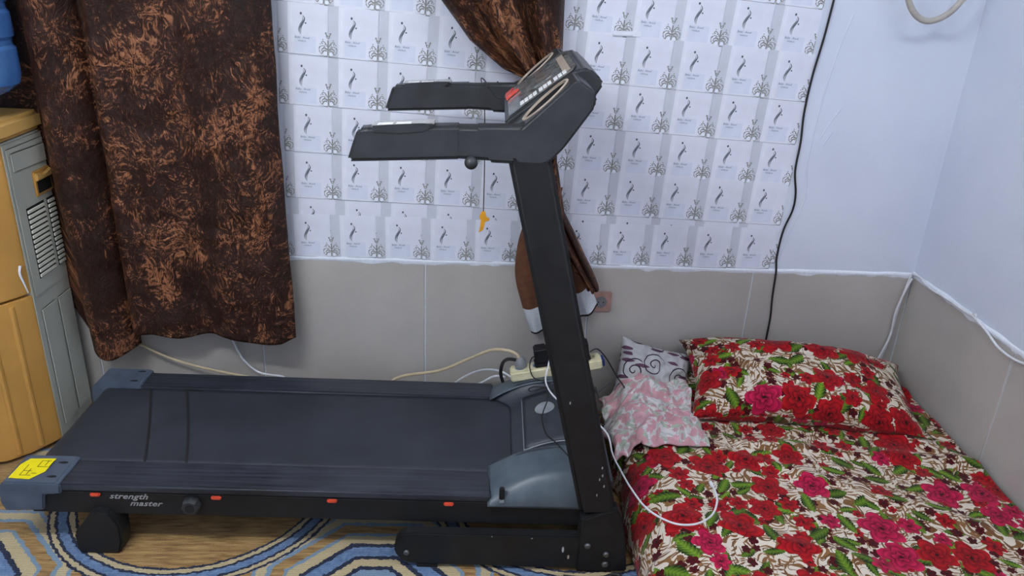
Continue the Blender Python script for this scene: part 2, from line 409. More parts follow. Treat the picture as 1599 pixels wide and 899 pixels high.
def ribbon(pts, wid):
    """tapered 2D stroke -> list of quads; wid(s) half width"""
    P = [Vector((a, b, 0)) for a, b in pts]; P = smooth_path(P, 5); out = []; L = []; Rr = []
    for i, p in enumerate(P):
        d = (P[min(i+1, len(P)-1)]-P[max(i-1, 0)]).normalized(); nrm = Vector((-d.y, d.x, 0)); h = wid(i/(len(P)-1))
        L.append(p+nrm*h); Rr.append(p-nrm*h)
    for i in range(len(P)-1): out.append([(q.x, q.y) for q in (L[i], L[i+1], Rr[i+1], Rr[i])])
    return out
def disc(cx, cy, r, n=12, ry=None): return [(cx+r*math.cos(2*math.pi*k/n), cy+(ry or r)*math.sin(2*math.pi*k/n)) for k in range(n)]
def nz(x, y, z=0): return noise.noise(Vector((x, y, z)))

# ================================================================== THE ROOM
XR, XL, YF, ZC = 1.80, -2.40, -3.40, 2.70
def struct(o): o['kind'] = 'structure'; return o
struct(box('floor', XL-.1, XR+.1, YF-.1, .1, -.12, -.012, 'grout', None, 0))
wb = struct(box('wall_back', XL-.1, XR+.1, .012, .12, -.012, ZC, 'paint', None, 0))
wr = struct(box('wall_right', XR+.012, XR+.12, YF-.1, .012, -.012, ZC, 'paint', None, 0))
wl = struct(box('wall_left', XL-.12, XL, YF-.1, .012, -.012, ZC, 'paint', None, 0))
wf = struct(box('wall_front', XL, XR+.012, YF-.12, YF, -.012, ZC, 'paint', None, 0))
struct(box('ceiling', XL-.12, XR+.12, YF-.12, .12, ZC, ZC+.1, 'ceiling', None, 0))
# plaster skin above the tiles and the tiles themselves (porcelain, white grout between)
box('plaster_skin', XL, XR+.012, 0, .013, .602, ZC, 'paint', wb, 0)
box('plaster_skin', XR, XR+.013, YF, .003, .602, ZC, 'paint', wr, 0)
box('grout_bed', XL, XR+.01, .0035, .013, -.01, .602, 'grout', wb, 0)
box('grout_bed', XR+.0035, XR+.013, YF, .003, -.01, .602, 'grout', wr, 0)
g = .003
for k in range(-4, 3):
    x0, x1 = k*.6+g, (k+1)*.6-g
    box('wall_tile', x0, x1, 0, .011, -.008, .598, 'tile', wb, .0008, 1)
for k in range(0, 6):
    y1, y0 = -k*.6-g, max(-(k+1)*.6+g, YF)
    box('wall_tile', XR, XR+.011, y0, y1, -.008, .598, 'tile', wr, .0008, 1)
# rough white plaster smeared along the top of the tiles
def smear(name, parent, axis, a0, a1, seed, z=.603):
    n = int(abs(a1-a0)/.012); vs_, fs = [], []
    for i in range(n+1):
        s = a0+(a1-a0)*i/n
        lo = z-.010-.010*max(0, nz(s*7, seed))-.012*max(0, nz(s*23, seed+3)); hi = z+.012+.006*nz(s*11, seed+5); out = .004+.003*nz(s*19, seed+8)
        for zz, d in ((hi, -.001), (z+.006, out), (z-.002, out), (lo, -.001)):
            vs_.append((s, -d, zz) if axis == 'x' else (XR-d, s, zz))
    for i in range(n):
        for k in range(3):
            a = i*4+k; fs.append((a, a+4, a+5, a+1))
    me = bpy.data.meshes.new(name); me.from_pydata(vs_, [], fs); return link(name, me, 'plaster', parent, True)
smear('plaster_edge', wb, 'x', -1.25, 1.80, 1.5)
smear('plaster_edge', wr, 'y', 0, -2.2, 7.5, .606)
# old filler ridges beside the papered part
for pts in ([(1.375, 1.50), (1.345, 1.36), (1.325, 1.18), (1.32, 1.0), (1.335, .88), (1.30, .74), (1.285, .64)], [(1.40, 1.20), (1.37, 1.15), (1.345, 1.09)], [(1.385, 1.12), (1.36, 1.07)]):
    tube('filler_ridge', [(x, .0005, z) for x, z in pts], .003, 'paint', wb, 6)

# carpet
def carpet():
    o = box('carpet', XL+.02, XR-.01, YF+.02, -.012, -.0118, 0, 'carpet', None, 0)
    tag(o, 'tan woven carpet with blue and navy ring bands on the floor', 'carpet')
carpet()

# ------------------------------------------------------------------ lamps (ceiling battens, above the frame)
def lamp(x, y, watts, label):
    t = empty('tube_light', (x, y, ZC)); tag(t, label, 'lamp')
    box('housing', -.62, .62, -.03, .03, -.03, 0, 'lamp_white', t)
    o = lathe('tube', [(.013, -.58), (.014, -.57), (.014, .57), (.013, .58)], 'glow', t, (0, 0, -.05), 'x', 14)
    for s in (-1, 1): box('end_holder', s*.6-.015, s*.6+.015, -.016, .016, -.07, -.028, 'lamp_white', t)
    for k in range(5):
        ld = bpy.data.lights.new('tube_light_glow', 'POINT'); ld.shadow_soft_size = .05
        ld.energy = watts/5; ld.color = (.93, .965, 1.0)
        lo = bpy.data.objects.new('light_source', ld); C.objects.link(lo); lo.parent = t; lo.location = (-.48+.24*k, 0, -.11)
lamp(1.0, -1.75, LAMP_MAIN, 'white ceiling tube lamp nearer the right wall')
lamp(-.95, -2.0, LAMP_FILL, 'unseen white ceiling tube lamp added for fill nearer the left wall')  # unseen second lamp, added as fill light from the left

# ================================================================== WALLPAPER OF PRINTED SHEETS
def wallpaper():
    S = .1565
    def q(a, b, c, d): return [(a*S, b*S), (c*S, b*S), (c*S, d*S), (a*S, d*S)]
    layers = []                                    # (depth layer, polygon 2D, material)
    layers += [(0, q(0, 0, 1, 1), 0), (1, q(0, 0, .2, 1), 1), (1, q(.2, 0, .285, .97), 0), (1, q(.29, .01, .995, .99), 2), (2, q(.33, .05, .76, .37), 3), (2, q(.225, .0, .235, .95), 2)]
    layers += [(2, q(0, .0, 1, .006), 4)]
    fig = [ribbon([(.50*S, .765*S), (.535*S, .70*S), (.475*S, .59*S), (.435*S, .49*S), (.455*S, .385*S)], lambda s: S*.0105*(1-abs(2*s-.9)**2*.8)),
           ribbon([(.49*S, .74*S), (.50*S, .68*S), (.445*S, .58*S), (.415*S, .49*S), (.43*S, .41*S)], lambda s: S*.0075*(1-abs(2*s-1)**2)),
           ribbon([(.545*S, .70*S), (.52*S, .63*S), (.475*S, .55*S), (.46*S, .47*S), (.462*S, .39*S)], lambda s: S*.0065*(1-abs(2*s-1)**2))]
    for r_ in fig: layers += [(3, p, 4) for p in r_]
    layers += [(3, disc(.462*S, .80*S, .021*S, 10, .026*S), 4), (3, disc(.555*S, .62*S, .017*S, 8), 4)]
    for body, sz, cy, shx in (('Baby . Aoud', .048, .335, .2), ('VANILIA', .036, .268, 0)):
        for p in text_polys(body, sz*S*1.25, shx): layers.append((3, [(a+.48*S, b+cy*S) for a, b in p], 6))
    # half ornament, drawn for x>=0 from the sheet's left edge; mirrored on the right edge
    orn = []
    k = S
    orn += ribbon([(0, .03*k), (0, .33*k)], lambda s: .008*k)
    orn += ribbon([(.0, .02*k), (.05*k, .012*k), (.11*k, .022*k), (.19*k, .018*k)], lambda s: .008*k*(1.1-s))
    orn += ribbon([(.0, .40*k), (.03*k, .43*k), (.05*k, .47*k), (.02*k, .46*k)], lambda s: .009*k)
    orn += ribbon([(.0, .36*k), (.025*k, .40*k), (.025*k, .44*k)], lambda s: .008*k)
    orn += ribbon([(.01*k, .14*k), (.06*k, .17*k), (.11*k, .15*k), (.12*k, .11*k), (.08*k, .12*k)], lambda s: .014*k*(1.2-s))
    orn += ribbon([(.01*k, .20*k), (.05*k, .27*k), (.10*k, .30*k), (.125*k, .27*k), (.095*k, .25*k)], lambda s: .009*k)
    orn += ribbon([(.04*k, .20*k), (.09*k, .215*k), (.14*k, .20*k), (.165*k, .16*k)], lambda s: .007*k)
    orn += ribbon([(.13*k, .05*k), (.16*k, .10*k), (.175*k, .17*k), (.15*k, .20*k)], lambda s: .006*k)
    orn += ribbon([(.02*k, .11*k), (.06*k, .125*k), (.10*k, .09*k), (.12*k, .05*k)], lambda s: .012*k)
    for (a, b, r_) in ((.10, .335, .013), (.15, .245, .012), (.055, .245, .012), (.075, .19, .012), (.17, .10, .010)): orn.append(disc(a*k, b*k, r_*k, 7))
    wht = [disc(.055*k, .062*k, .036*k, 12), disc(.085*k, .235*k, .014*k, 8)]
    for p in orn: layers += [(4, p, 5), (4, [(S-a, b) for a, b in p][::-1], 5)]
    for p in wht: layers += [(5, p, 7), (5, [(S-a, b) for a, b in p][::-1], 7)]
    polys = [([(a, -.0004-.00012*d, b) for a, b in p], m) for d, p, m in layers]
    polys += [([(0, 0, 0), (0, -.0004, 0), (0, -.0004, S), (0, 0, S)], 0), ([(S, 0, 0), (S, 0, S), (S, -.0004, S), (S, -.0004, 0)], 0), ([(0, 0, S), (0, -.0004, S), (S, -.0004, S), (S, 0, S)], 0), ([(0, 0, 0), (S, 0, 0), (S, -.0004, 0), (0, -.0004, 0)], 0)]
    root = empty('wallpaper', (-.475, -.0006, .61)); tag(root, 'pale wallpaper of repeated printed sheets with dark figure emblems above the tiles', 'wallpaper')
    first = poly_mesh('paper_sheet', polys, ['paper_white', 'paper_grey', 'paper_panel', 'paper_blue', 'ink_dark', 'ink_olive', 'ink_text', 'plaster'], root)
    rows = [.0] + [.055+.157*i for i in range(0, 9)]
    n = 0
    for j, z in enumerate(rows):
        tilt = -.004-.0026*j if j else 0
        for i in range(12):
            wide = 11.35+.045*j*.8
            if i > 10: continue
            o = first if n == 0 else first.copy()
            if n: C.objects.link(o); o.parent = root
            n += 1
            x = i*.1582 + (.006*(j % 2)) - (.012 if j == 0 else 0)
            o.location = (x, -.0016*(j == 0)-.0007*(i % 2)-.0002*(j % 3), z+tilt*x*3.0+random.uniform(-.0015, .0015)+(.02*j/9))
            o.rotation_euler = (0, -tilt*3.0+random.uniform(-.004, .004), 0)
    # torn strip of tape on the paper
    tp = box('tape_strip', 1.075, 1.165, -.0045, -.002, .79, .806, 'paper_white', root, 0)
    box('tape_shadow_edge', 1.075, 1.14, -.0052, -.0045, .79, .7945, 'paper_grey', tp, 0)
wallpaper()

# ================================================================== CURTAINS AND HANGING CLOTH
def left_curtain():
    root = empty('window_curtain', (-.85, -.1, .27)); tag(root, 'wide dark brown crushed velvet curtain hanging straight beside the water dispenser', 'curtain')
    root.location = (0, 0, 0)
    def fn(u, v):
        z = 2.3-v*2.3
        if u < .12:                                   # part hanging behind the dispenser
            s = u/.12; zz = .40+1.9*(1-v)
            return (-1.44+s*.214, -.024-.008*math.sin(s*9+zz*2)-.012*s**6, zz)
        u = (u-.12)/.88
        if u < .25:
            s = u/.25; x = -1.212+s*.176; y = -.04-.115*math.sin(math.pi*min(1, s*1.0))**.6; hem = .268+.012*math.cos(s*6)
        else:
            s = (u-.25)/.75; x = -1.036+s*.572
            y = -.035-.08*math.sin(min(1, s*9)*math.pi/2)-.018*math.sin(s*9+.6)-.012*math.sin(s*21+1)*(1-s*.4)
            hem = .345-.02*s+.006*math.sin(s*14)
            if s > .93: y += (s-.93)*.5
        zz = hem+(2.3-hem)*(1-v)
        k = max(0, (1.1-zz))
        if u >= .25: x += .022*max(0, .6-zz)*s
        if u < .25: x += .045*max(0, (1.0-zz))*(1-s*.3) - .03*max(0, zz-1.2)
        y += .010*nz(x*7, zz*5, 1)+.004*nz(x*26, zz*24, 4)+.006*nz(x*3, zz*14, 9)
        x += .006*nz(x*5, zz*4, 6)
        return (x, min(y, -.018), zz)
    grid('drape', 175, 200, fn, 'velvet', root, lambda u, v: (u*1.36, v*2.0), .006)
    tube('curtain_rod', [(-1.45, -.09, 2.32), (0, -.09, 2.32), (.6, -.09, 2.32)], .012, 'steel', root, 10)
left_curtain()
def right_curtain():
    root = empty('tied_curtain', (0, 0, 0)); tag(root, 'dark brown velvet curtain gathered and tied back behind the treadmill console', 'curtain')
    LE = [(2.3, -.22), (1.9, -.13), (1.7, -.06), (1.489, .058), (1.38, .145), (1.30, .245), (1.265, .33), (1.22, .385), (1.1, .395), (1.0, .385), (.83, .40), (.70, .47), (.56, .575)]
    RE = [(2.3, .43), (1.5, .43), (1.3, .436), (1.1, .436), (1.0, .437), (.83, .474), (.70, .545), (.56, .615)]
    def ip(T, z):
        if z >= T[0][0]: return T[0][1]
        for (a, p), (b, q_) in zip(T, T[1:]):
            if z >= b:
                s = (z-b)/(a-b); return q_+(p-q_)*s
        return T[-1][1]
    def fn(u, v):
        zr = 2.3-1.0*v**.9 if v < .6 else None
        z = 2.3-v*1.745
        l, r_ = ip(LE, z), ip(RE, z); wd = r_-l
        x = l+wd*u
        pl = min(.035, wd*.16+.006)
        y = -.075-pl*math.sin(u*math.pi*5+.8)-.5*pl*math.sin(u*math.pi*11)-.03*math.sin(u*math.pi)
        y += .006*nz(x*12, z*8, 3)-.022*min(1, max(0, (1.15-z)/.2))
        return (x+.004*nz(z*9, u*4), min(y, -.016), z+.01*nz(u*9, 2)*v)
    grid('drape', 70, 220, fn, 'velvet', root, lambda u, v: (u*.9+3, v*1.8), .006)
    bm_pts = [(.375, -.13, 1.215), (.405, -.15, 1.205), (.44, -.12, 1.20), (.452, -.05, 1.205), (.44, -.006, 1.21)]
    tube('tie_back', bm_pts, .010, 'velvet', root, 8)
right_curtain()
def garment():
    root = empty('hanging_cloth', (0, 0, 0)); tag(root, 'plain brown cloth with white hem bands hanging on the wall behind the treadmill post', 'cloth')
    def lobe(name, L, Rr, y0, ph):
        Lp = smooth_path([(a, 0, b) for a, b in L], 10); Rp = smooth_path([(a, 0, b) for a, b in Rr], 10)
        n = len(Lp)-1
        def fn(u, v):
            i = min(n, round(v*n)); a, b = Lp[i], Rp[i]; p = a.lerp(b, u)
            return (p.x, y0-.022*math.sin(u*math.pi)-.010*math.sin(u*9+ph)*v+.004*nz(p.x*20, p.z*14, ph), p.z-.006*math.sin(u*math.pi)*v)
        def mf(u, v): return 2 if v > .975 else 1 if v > .80 else 0
        o = grid(name, 24, n, fn, ['brown_cloth', 'white_cloth', 'dark_trim'], root, None, .004, mf)
        return o
    lobe('cloth_fold', [(.425, .90), (.345, .765), (.322, .60), (.350, .47), (.395, .345)], [(.47, .90), (.45, .76), (.445, .62), (.455, .50), (.47, .385)], -.03, 0)
    lobe('cloth_fold', [(.43, .90), (.43, .76), (.445, .64), (.485, .53), (.55, .405)], [(.46, .90), (.495, .76), (.545, .64), (.585, .56), (.632, .46)], -.028, 2)
garment()

# wall outlet behind the cloth
def outlet():
    t = empty('wall_outlet', (.645, 0, .465)); tag(t, 'pinkish square wall outlet beside the hanging brown cloth', 'outlet')
    box('plate', -.04, .04, -.009, .001, -.04, .04, 'socket_pink', t, .004)
    lathe('socket_well', [(.019, -.0115), (.022, -.0115), (.022, -.008)], 'grey_plug', t, (0, 0, 0), 'y', 20)
    for s in (-1, 1): lathe('pin_hole', [(.0025, -.0125), (.0025, -.011)], 'dark_hole', t, (s*.009, 0, 0), 'y', 8)
outlet()

# ================================================================== WATER DISPENSER
def dispenser():
    t = empty('water_dispenser', (-1.39, -.2, 0)); tag(t, 'orange and grey floor standing water dispenser by the velvet curtain', 'water dispenser')
    X = .155            # half width, local frame centred at (-1.39,-.2)
    def front(o, w=1.0): # rounded front profile from right edge to left edge
        return [(X*w+o, -.075-o*.3), (X*w*.93+o, -.10-o), (X*.66*w+o*.7, -.165-o), (X*.3*w, -.218-o), (0, -.228-o), (-X*.3*w, -.218-o), (-X*.66*w-o*.7, -.165-o), (-X*.93*w-o, -.10-o), (-X*w-o, -.075-o*.3)]
    body = [(X, .158), (X, -.075)] + [(-X, -.075), (-X, .158)]
    prism('body', body, .012, 1.04, 'panel_grey', t, .006, 'z')
    # front shell: lower door and upper housing, both curved
    for nm, z0, z1 in (('lower_door', .015, .555), ('upper_housing', .562, 1.04)):
        prism(nm, front(0)+[(-X+.01, -.06), (X-.01, -.06)], z0, z1, 'orange_plastic', t, .004, 'z')
    for a, b in ((.118, -.135), (.075, -.188)):           # moulded vertical ribs of the lower door
        tube('door_rib', [(a, b, .03), (a, b, .54)], .010, 'orange_plastic', t, 8, 2)
    prism('tap_niche', [(-.075, -.20), (.075, -.20), (.06, -.232), (-.06, -.232)], .60, .72, 'dark_hole', t, .003, 'z')
    for s, m in ((-1, 'red_rubber'), (1, 'blue_plastic')):
        tp = lathe('tap', [(.012, .66), (.012, .72), (.007, .73)], 'panel_grey', t, (s*.035, -.25, 0), 'z', 12)
        box('tap_lever', s*.035-.01, s*.035+.01, -.275, -.245, .73, .738, m, tp, .002)
    cap = front(.012, 1.0)+[(-X-.01, .162), (X+.01, .162)]
    prism('top_cap', cap, 1.045, 1.105, 'orange_cap', t, .014, 'z', 3)
    # side panel relief on the right face: recessed frames, handle, louvres
    fx = X
    prism('panel_frame', [(-.06, .54), (.15, .535), (.15, 1.02), (-.06, 1.02)], fx-.001, fx+.003, 'panel_grey', t, .002, 'x')
    for y0, y1 in ((-.045, .045), (.06, .148)):
        prism('lower_panel', [(y0, .05), (y1, .05), (y1, .49), (y0, .49)], fx-.001, fx+.005, 'panel_grey', t, .004, 'x')
    prism('upper_panel', [(-.045, .945), (.15, .94), (.15, 1.0), (-.045, 1.005)], fx, fx+.006, 'panel_grey', t, .003, 'x')
    h = prism('handle_surround', [(.05, .842), (.152, .842), (.152, .925), (.05, .925)], fx, fx+.009, 'orange_plastic', t, .004, 'x')
    prism('handle_hollow', [(.062, .852), (.144, .852), (.144, .893), (.062, .893)], fx+.004, fx+.0095, 'dark_hole', h, 0, 'x')
    prism('handle_lip', [(.056, .893), (.148, .893), (.148, .918), (.102, .908), (.056, .918)], fx+.006, fx+.016, 'orange_cap', h, .003, 'x')
    for c0, c1 in ((-.013, .085), (.11, .15)):
        prism('louvre_well', [(c0-.004, .588), (c1+.004, .588), (c1+.004, .824), (c0-.004, .824)], fx, fx+.0035, 'dark_hole', t, 0, 'x')
        for k in range(14):
            z = .597+k*.0165
            prism('louvre_slat', [(c0, z-.005), (c1, z-.006), (c1, z+.004), (c0, z+.005)], fx+.002, fx+.0075, 'louver_white', t, .001, 'x', 1)
    tube('paint_scratch', [(.152, -.098, .665), (.150, -.105, .64), (.153, -.097, .60), (.1545, -.09, .57)], lambda s: .0045*(1-s*.6), 'plaster', t, 6)
    for s in (-1, 1):
        for yy in (-.05, .15): box('foot', s*.12-.015, s*.12+.015, yy-.015, yy+.015, 0, .014, 'black', t, .002)
    # bottle standing on top
    b = empty('water_bottle', (-1.327, -.205, 1.1055)); tag(b, 'large ribbed translucent blue water bottle upside down on the dispenser', 'bottle')
    prof = [(.028, .005), (.03, .03), (.05, .055), (.10, .075), (.132, .10), (.138, .125), (.138, .20), (.130, .21), (.130, .225), (.138, .235), (.138, .30), (.130, .31), (.130, .325), (.138, .335), (.138, .42), (.128, .45), (.10, .46)]
    lathe('bottle_shell', prof, 'bottle', b, (0, 0, 0), 'z', 40)
    lathe('neck_collar', [(.06, .003), (.062, .012), (.05, .035), (.032, .04)], 'lamp_white', b, (0, 0, 0), 'z', 28)
dispenser()

# ================================================================== TREADMILL
def treadmill():
    T = empty('treadmill', (-.2, -.5, 0), R(-1.3))
    tag(T, 'black folding treadmill with long handles standing along the tiled wall', 'treadmill')
    NY = -.32; FY = .305
    # deck
    box('deck_board', -.78, .5, -.215, .215, .176, .206, 'black', T, .003)
    for y0, y1 in ((-.315, -.285), (.27, .30)): box('side_beam', -.84, .72, y0, y1, .124, .205, 'black', T, .003)
    for x in (-.60, -.05, .45): box('cross_member', x-.02, x+.02, -.287, .272, .152, .178, 'black', T, .003)
    for y0, y1 in ((-.322, -.203), (.208, .308)):
        r_ = box('foot_rail', -.752, .445, y0, y1, .203, .226, 'rail', T, .005, 3)
    # belt wrapped round the rear roller
    def belt(u, v):
        y = -.205+v*.415
        if u < .12:
            a = math.pi*(.5+(1-u/.12)); return (-.845+.026*math.cos(a), y, .193+.026*math.sin(a))
        s = (u-.12)/.88; return (-.845+s*1.375, y, .219+.0006*nz(s*20, v*6))
    grid('running_belt', 90, 20, belt, 'belt', T, None, .003)
    def seam(x0):
        L = [(x0, .208), (x0+.148, -.202)]
        n = 12; q = []
        for i in range(n):
            a, b = i/n, (i+1)/n; f = lambda s: (L[0][0]+(L[1][0]-L[0][0])*s+.006*math.sin(s*3), L[0][1]+(L[1][1]-L[0][1])*s)
            (xa, ya), (xb, yb) = f(a), f(b); q.append(([(xa-.004, ya, .2218), (xb-.004, yb, .2218), (xb+.004, yb, .2218), (xa+.004, ya, .2218)], 0))
        return poly_mesh('belt_seam', q, ['seam'], T)
    seam(-.712); seam(-.592)
    lathe('rear_roller', [(.02, -.20), (.021, -.20), (.021, .205), (.02, .205)], 'steel', T, (-.845, 0, .193), 'y', 18)
    # rear end caps
    for y0, y1, near in ((-.328, -.197, True), (.203, .318, False)):
        c = prism('rear_cap', [(-.905, .135), (-.915, .16), (-.910, .215), (-.895, .233), (-.752, .233), (-.742, .225), (-.742, .198), (-.79, .192), (-.80, .14)], y0, y1, 'cap_grey', T, .004)
        for (hx, hy) in ((-.775, y0+.095), (-.775, y0+.03)):
            o = poly_mesh('screw_recess', [([(hx+a, hy+b, .2338) for a, b in disc(0, 0, .012, 14, .0055)], 0), ([(hx-.008+a, hy+b, .2336) for a, b in disc(0, 0, .009, 10, .003)], 0)], ['dark_hole'], c)
        if near:
            P = [(-.889, y0+.018), (-.889, y0+.08), (-.876, y0+.108), (-.805, y0+.112), (-.805, y0+.05), (-.83, y0+.014)]
            lab = poly_mesh('warning_label', [([(a, b, .2345) for a, b in P], 0)], ['yellow_label'], c)
            ink = []
            fr = lambda x0, y0_, x1, y1_: [([(x0, y0_, .2349), (x1, y0_, .2349), (x1, y1_, .2349), (x0, y1_, .2349)], 0)]
            for a0, b0, a1, b1 in ((-.866, .03, -.864, .08), (-.866, .03, -.835, .032), (-.866, .05, -.842, .052), (-.85, .034, -.848, .062), (-.838, .04, -.824, .042), (-.838, .07, -.806, .072), (-.838, .072, -.836, .1), (-.82, .076, -.818, .098), (-.836, .098, -.812, .1), (-.806, .072, -.804, .1)):
                ink += fr(a0, y0+b0, a1, y0+b1)
            poly_mesh('label_print', ink, ['black_ink'], lab)
    # rear adjustable feet
    FP = [(-.722, 0), (-.726, .066), (-.662, .15), (-.618, .142), (-.594, .105), (-.594, .045), (-.606, 0)]
    prism('rear_foot', FP, -.338, -.275, 'black', T, .006); prism('rear_foot', FP, .255, .318, 'black', T, .006)
    # red rubber buffers in the groove, knob, logo on the near beam
    box('side_groove', -.80, .44, -.3168, -.3145, .196, .199, 'charcoal_plastic', T, 0)
    for x in (-.655, -.322, 0.0, .327): box('rubber_buffer', x-.014, x+.014, -.323, -.312, .186, .197, 'red_rubber', T, .003)
    k = lathe('adjuster_knob', [(.010, -.345), (.021, -.346), (.026, -.338), (.026, -.322), (.020, -.314)], 'charcoal_plastic', T, (-.388, 0, .173), 'y', 8)
    lathe('knob_center', [(.013, -.3475), (.013, -.344)], 'dark_hole', k, (-.388, 0, .173), 'y', 12)
    q = []
    for body, sz, cx, cz in (('strength', .026, -.566, .187), ('master', .026, -.522, .164)):
        for p in text_polys(body, sz, .45, 1.05, .0005): q.append(([(cx+a*1.15, -.3172, cz+b) for a, b in p], 0))
    poly_mesh('maker_logo', q, ['logo_silver'], T)
    # motor hood: centre and two shoulders
    def prof_side(x):                       # crest height of a shoulder along x
        s = min(1, max(0, (x-.436)/.25)); return .226+.082*(1-(1-s)**2.3)
    def hood_shoulder(name, sg, yin, yout):
        def fn(u, v):
            x = .436+u*.33; c = prof_side(x)
            if u > .9: c -= (u-.9)*.6
            a = v*1.25
            if a < .55:                                # crest, slightly falling outwards
                s = a/.55; y = yin+(yout-yin)*.62*s; z = c-.012*s*s
            else:
                s = (a-.55)/.7; ph = s*math.pi/2; y = yin+(yout-yin)*(.62+.38*math.sin(ph)); z = (c-.012)-(c-.012-.196)*(1-math.cos(ph))**.9
            if u < .02: z = min(z, .226)
            return (x, y, z)
        o = grid(name, 30, 26, fn, 'hood_grey', T, None, .004); return o
    sh = hood_shoulder('hood_shoulder', -1, -.185, -.330)
    hood_shoulder('hood_shoulder', 1, .19, .318)
    prism('hood_slot', [(.468, .222), (.483, .222), (.483, .258), (.468, .258)], -.336, -.318, 'dark_hole', sh, .003)
    prism('slot_tab', [(.469, .214), (.482, .214), (.482, .223), (.469, .223)], -.337, -.318, 'sticker_grey', sh, .001)
    def cover(u, v):
        y = -.197+v*.40; e = abs(2*v-1)
        x0 = .505-.055*max(0, (e-.72)/.28)**1.6
        x = x0+u*(.77-x0); s = min(1, max(0, (x-x0)/.20))
        z = .222+.068*(1-(1-s)**2.2)+.018*max(0, (e-.8)/.2)**2*min(1, u*4)
        if u > .93: z -= (u-.93)*.5
        return (x, y, z)
    cv = grid('hood_cover', 40, 40, cover, 'hood_dark', T, None, .004)
    def plate(x0, x1, y0, y1, d):
        def f(u, v):
            x = x0+u*(x1-x0); y = y0+v*(y1-y0); s = min(1, max(0, (x-.505)/.20)); return (x, y, .222+.068*(1-(1-s)**2.2)+d)
        return f
    pl = grid('cover_plate', 14, 10, plate(.545, .735, -.135, .155, .0075), 'hood_dark', cv, None, .006)
    grid('plate_edge', 14, 10, plate(.5415, .7385, -.1385, .1585, .0050), 'sticker_grey', cv, None, .003)
    def rnd(u, v):
        a = u*2*math.pi; r_ = v*.031; x = .612+r_*math.cos(a); y = .052+r_*math.sin(a)*1.1
        s = min(1, max(0, (x-.505)/.20)); return (x, y, .222+.068*(1-(1-s)**2.2)+.0122)
    grid('round_sticker', 28, 3, rnd, 'sticker_grey', cv, None, 0)
    box('hood_front_panel', .755, .79, -.30, .29, .16, .275, 'hood_dark', T, .01, 3)
    # base frame
    for y0, y1 in ((-.362, -.327), (.318, .353)):
        arc = [(.232+.055*math.cos(a), .068+.055*math.sin(a)) for a in [R(100+k*16) for k in range(11)]]
        b = prism('base_tube', arc+[(.72, .008), (.72, .122)], y0, y1, 'black', T, .004)
        yo = y0 if y0 < 0 else y1; sg = -1 if y0 < 0 else 1
        lathe('bolt', [(.008, sg*.0), (.0085, sg*.003), (.005, sg*.006)], 'steel', b, (.212, yo, .055), 'y', 12)
        if y0 < 0:
            for (x, z, a, c) in ((.655, .078, .0035, .011), (.672, .052, .003, .008), (.565, .115, .003, .002), (.452, .118, .002, .002)):
                poly_mesh('paint_chip', [([(x+p, yo-.0004, z+q_) for p, q_ in disc(0, 0, a, 7, c)], 0)], ['scuff' if z != .052 else 'beige_edge'], b)
        f = prism('foot_bracket', [(.697, .008), (.697, .188), (.74, .205), (.795, .226), (.812, .20), (.832, .10), (.842, .008)], y0-.006 if y0 < 0 else y0-.004, y1+.004 if y0 < 0 else y1+.006, 'black', T, .004)
        yb = y0-.006 if y0 < 0 else y1+.006
        for bx, bz in ((.723, .099), (.778, .070), (.778, .035)): lathe('bolt', [(.0095, 0), (.0095, sg*.003), (.006, sg*.006)], 'steel', f, (bx, yb, bz), 'y', 12)
        box('rubber_pad', .70, .80, y0, y1, 0, .009, 'dark_hole', f, .001)
        box('rubber_pad', .24, .30, y0+.002, y1-.002, 0, .014, 'dark_hole', b, .001)
    box('cross_tube', .74, .78, -.33, .32, .03, .08, 'black', T, .004)
    # uprights
    for y0, y1 in ((-.362, -.318), (.312, .352)):
        u = prism('upright', [(.694, .20), (.798, .20), (.548, 1.21), (.447, 1.21)], y0, y1, 'black', T, .012, 'y', 3)
        if y0 < 0:
            for (x, z) in ((.742, .36), (.745, .335), (.738, .322), (.752, .30), (.735, .27), (.64, .56)):
                poly_mesh('paint_chip', [([(x+p, y0-.0005, z+q_) for p, q_ in disc(0, 0, .002, 6, .005)], 0)], ['scuff'], u)
    # handles
    for y0, y1, near in ((-.362, -.312, True), (.270, .320, False)):
        yc = (y0+y1)/2
        h = prism('handle', [(.085, 1.173), (.092, 1.196), (.111, 1.249), (.128, 1.2525), (.346, 1.2665), (.346, 1.189)], y0, y1, 'charcoal_plastic', T, .010, 'y', 3)
        prism('handle_sleeve', [(.325, 1.190), (.325, 1.2635), (.44, 1.2655), (.44, 1.187)], y0+.0012, y1-.0012, 'charcoal_plastic', T, .009, 'y', 3)
        pp = prism('pulse_sensor', [(.142, 1.248), (.150, 1.240), (.20, 1.240), (.262, 1.247), (.285, 1.2685), (.25, 1.2675), (.142, 1.2575)], y0-.002, y1+.002, 'charcoal_plastic', h, .004)
        prism('sensor_plate', [(.143, 1.2555), (.284, 1.2665), (.284, 1.2705), (.143, 1.2595)], y0+.003, y1-.003, 'silver_pad', pp, .001)
        for a in (.157, .198):
            z = 1.2595+(a-.143)*.078
            prism('button_label', [(a, z), (a+.034, z+.0027), (a+.034, z+.0037), (a, z+.001)], y0+.001, y0+.022, 'lamp_white', pp, 0)
    kn = lathe('tension_knob', [(.001, -.0155)]+[(.0155*math.sin(R(a)), -.0155*math.cos(R(a))) for a in range(15, 166, 15)]+[(.001, .0155)], 'charcoal_plastic', T, (.368, -.372, 1.186), 'y', 20)
    # console: side bodies with cup wells
    SB = [(.372, 1.266), (.482, 1.270), (.589, 1.374), (.600, 1.377), (.634, 1.356), (.641, 1.345), (.640, 1.319), (.577, 1.224), (.548, 1.192), (.525, 1.183), (.406, 1.184), (.395, 1.196)]
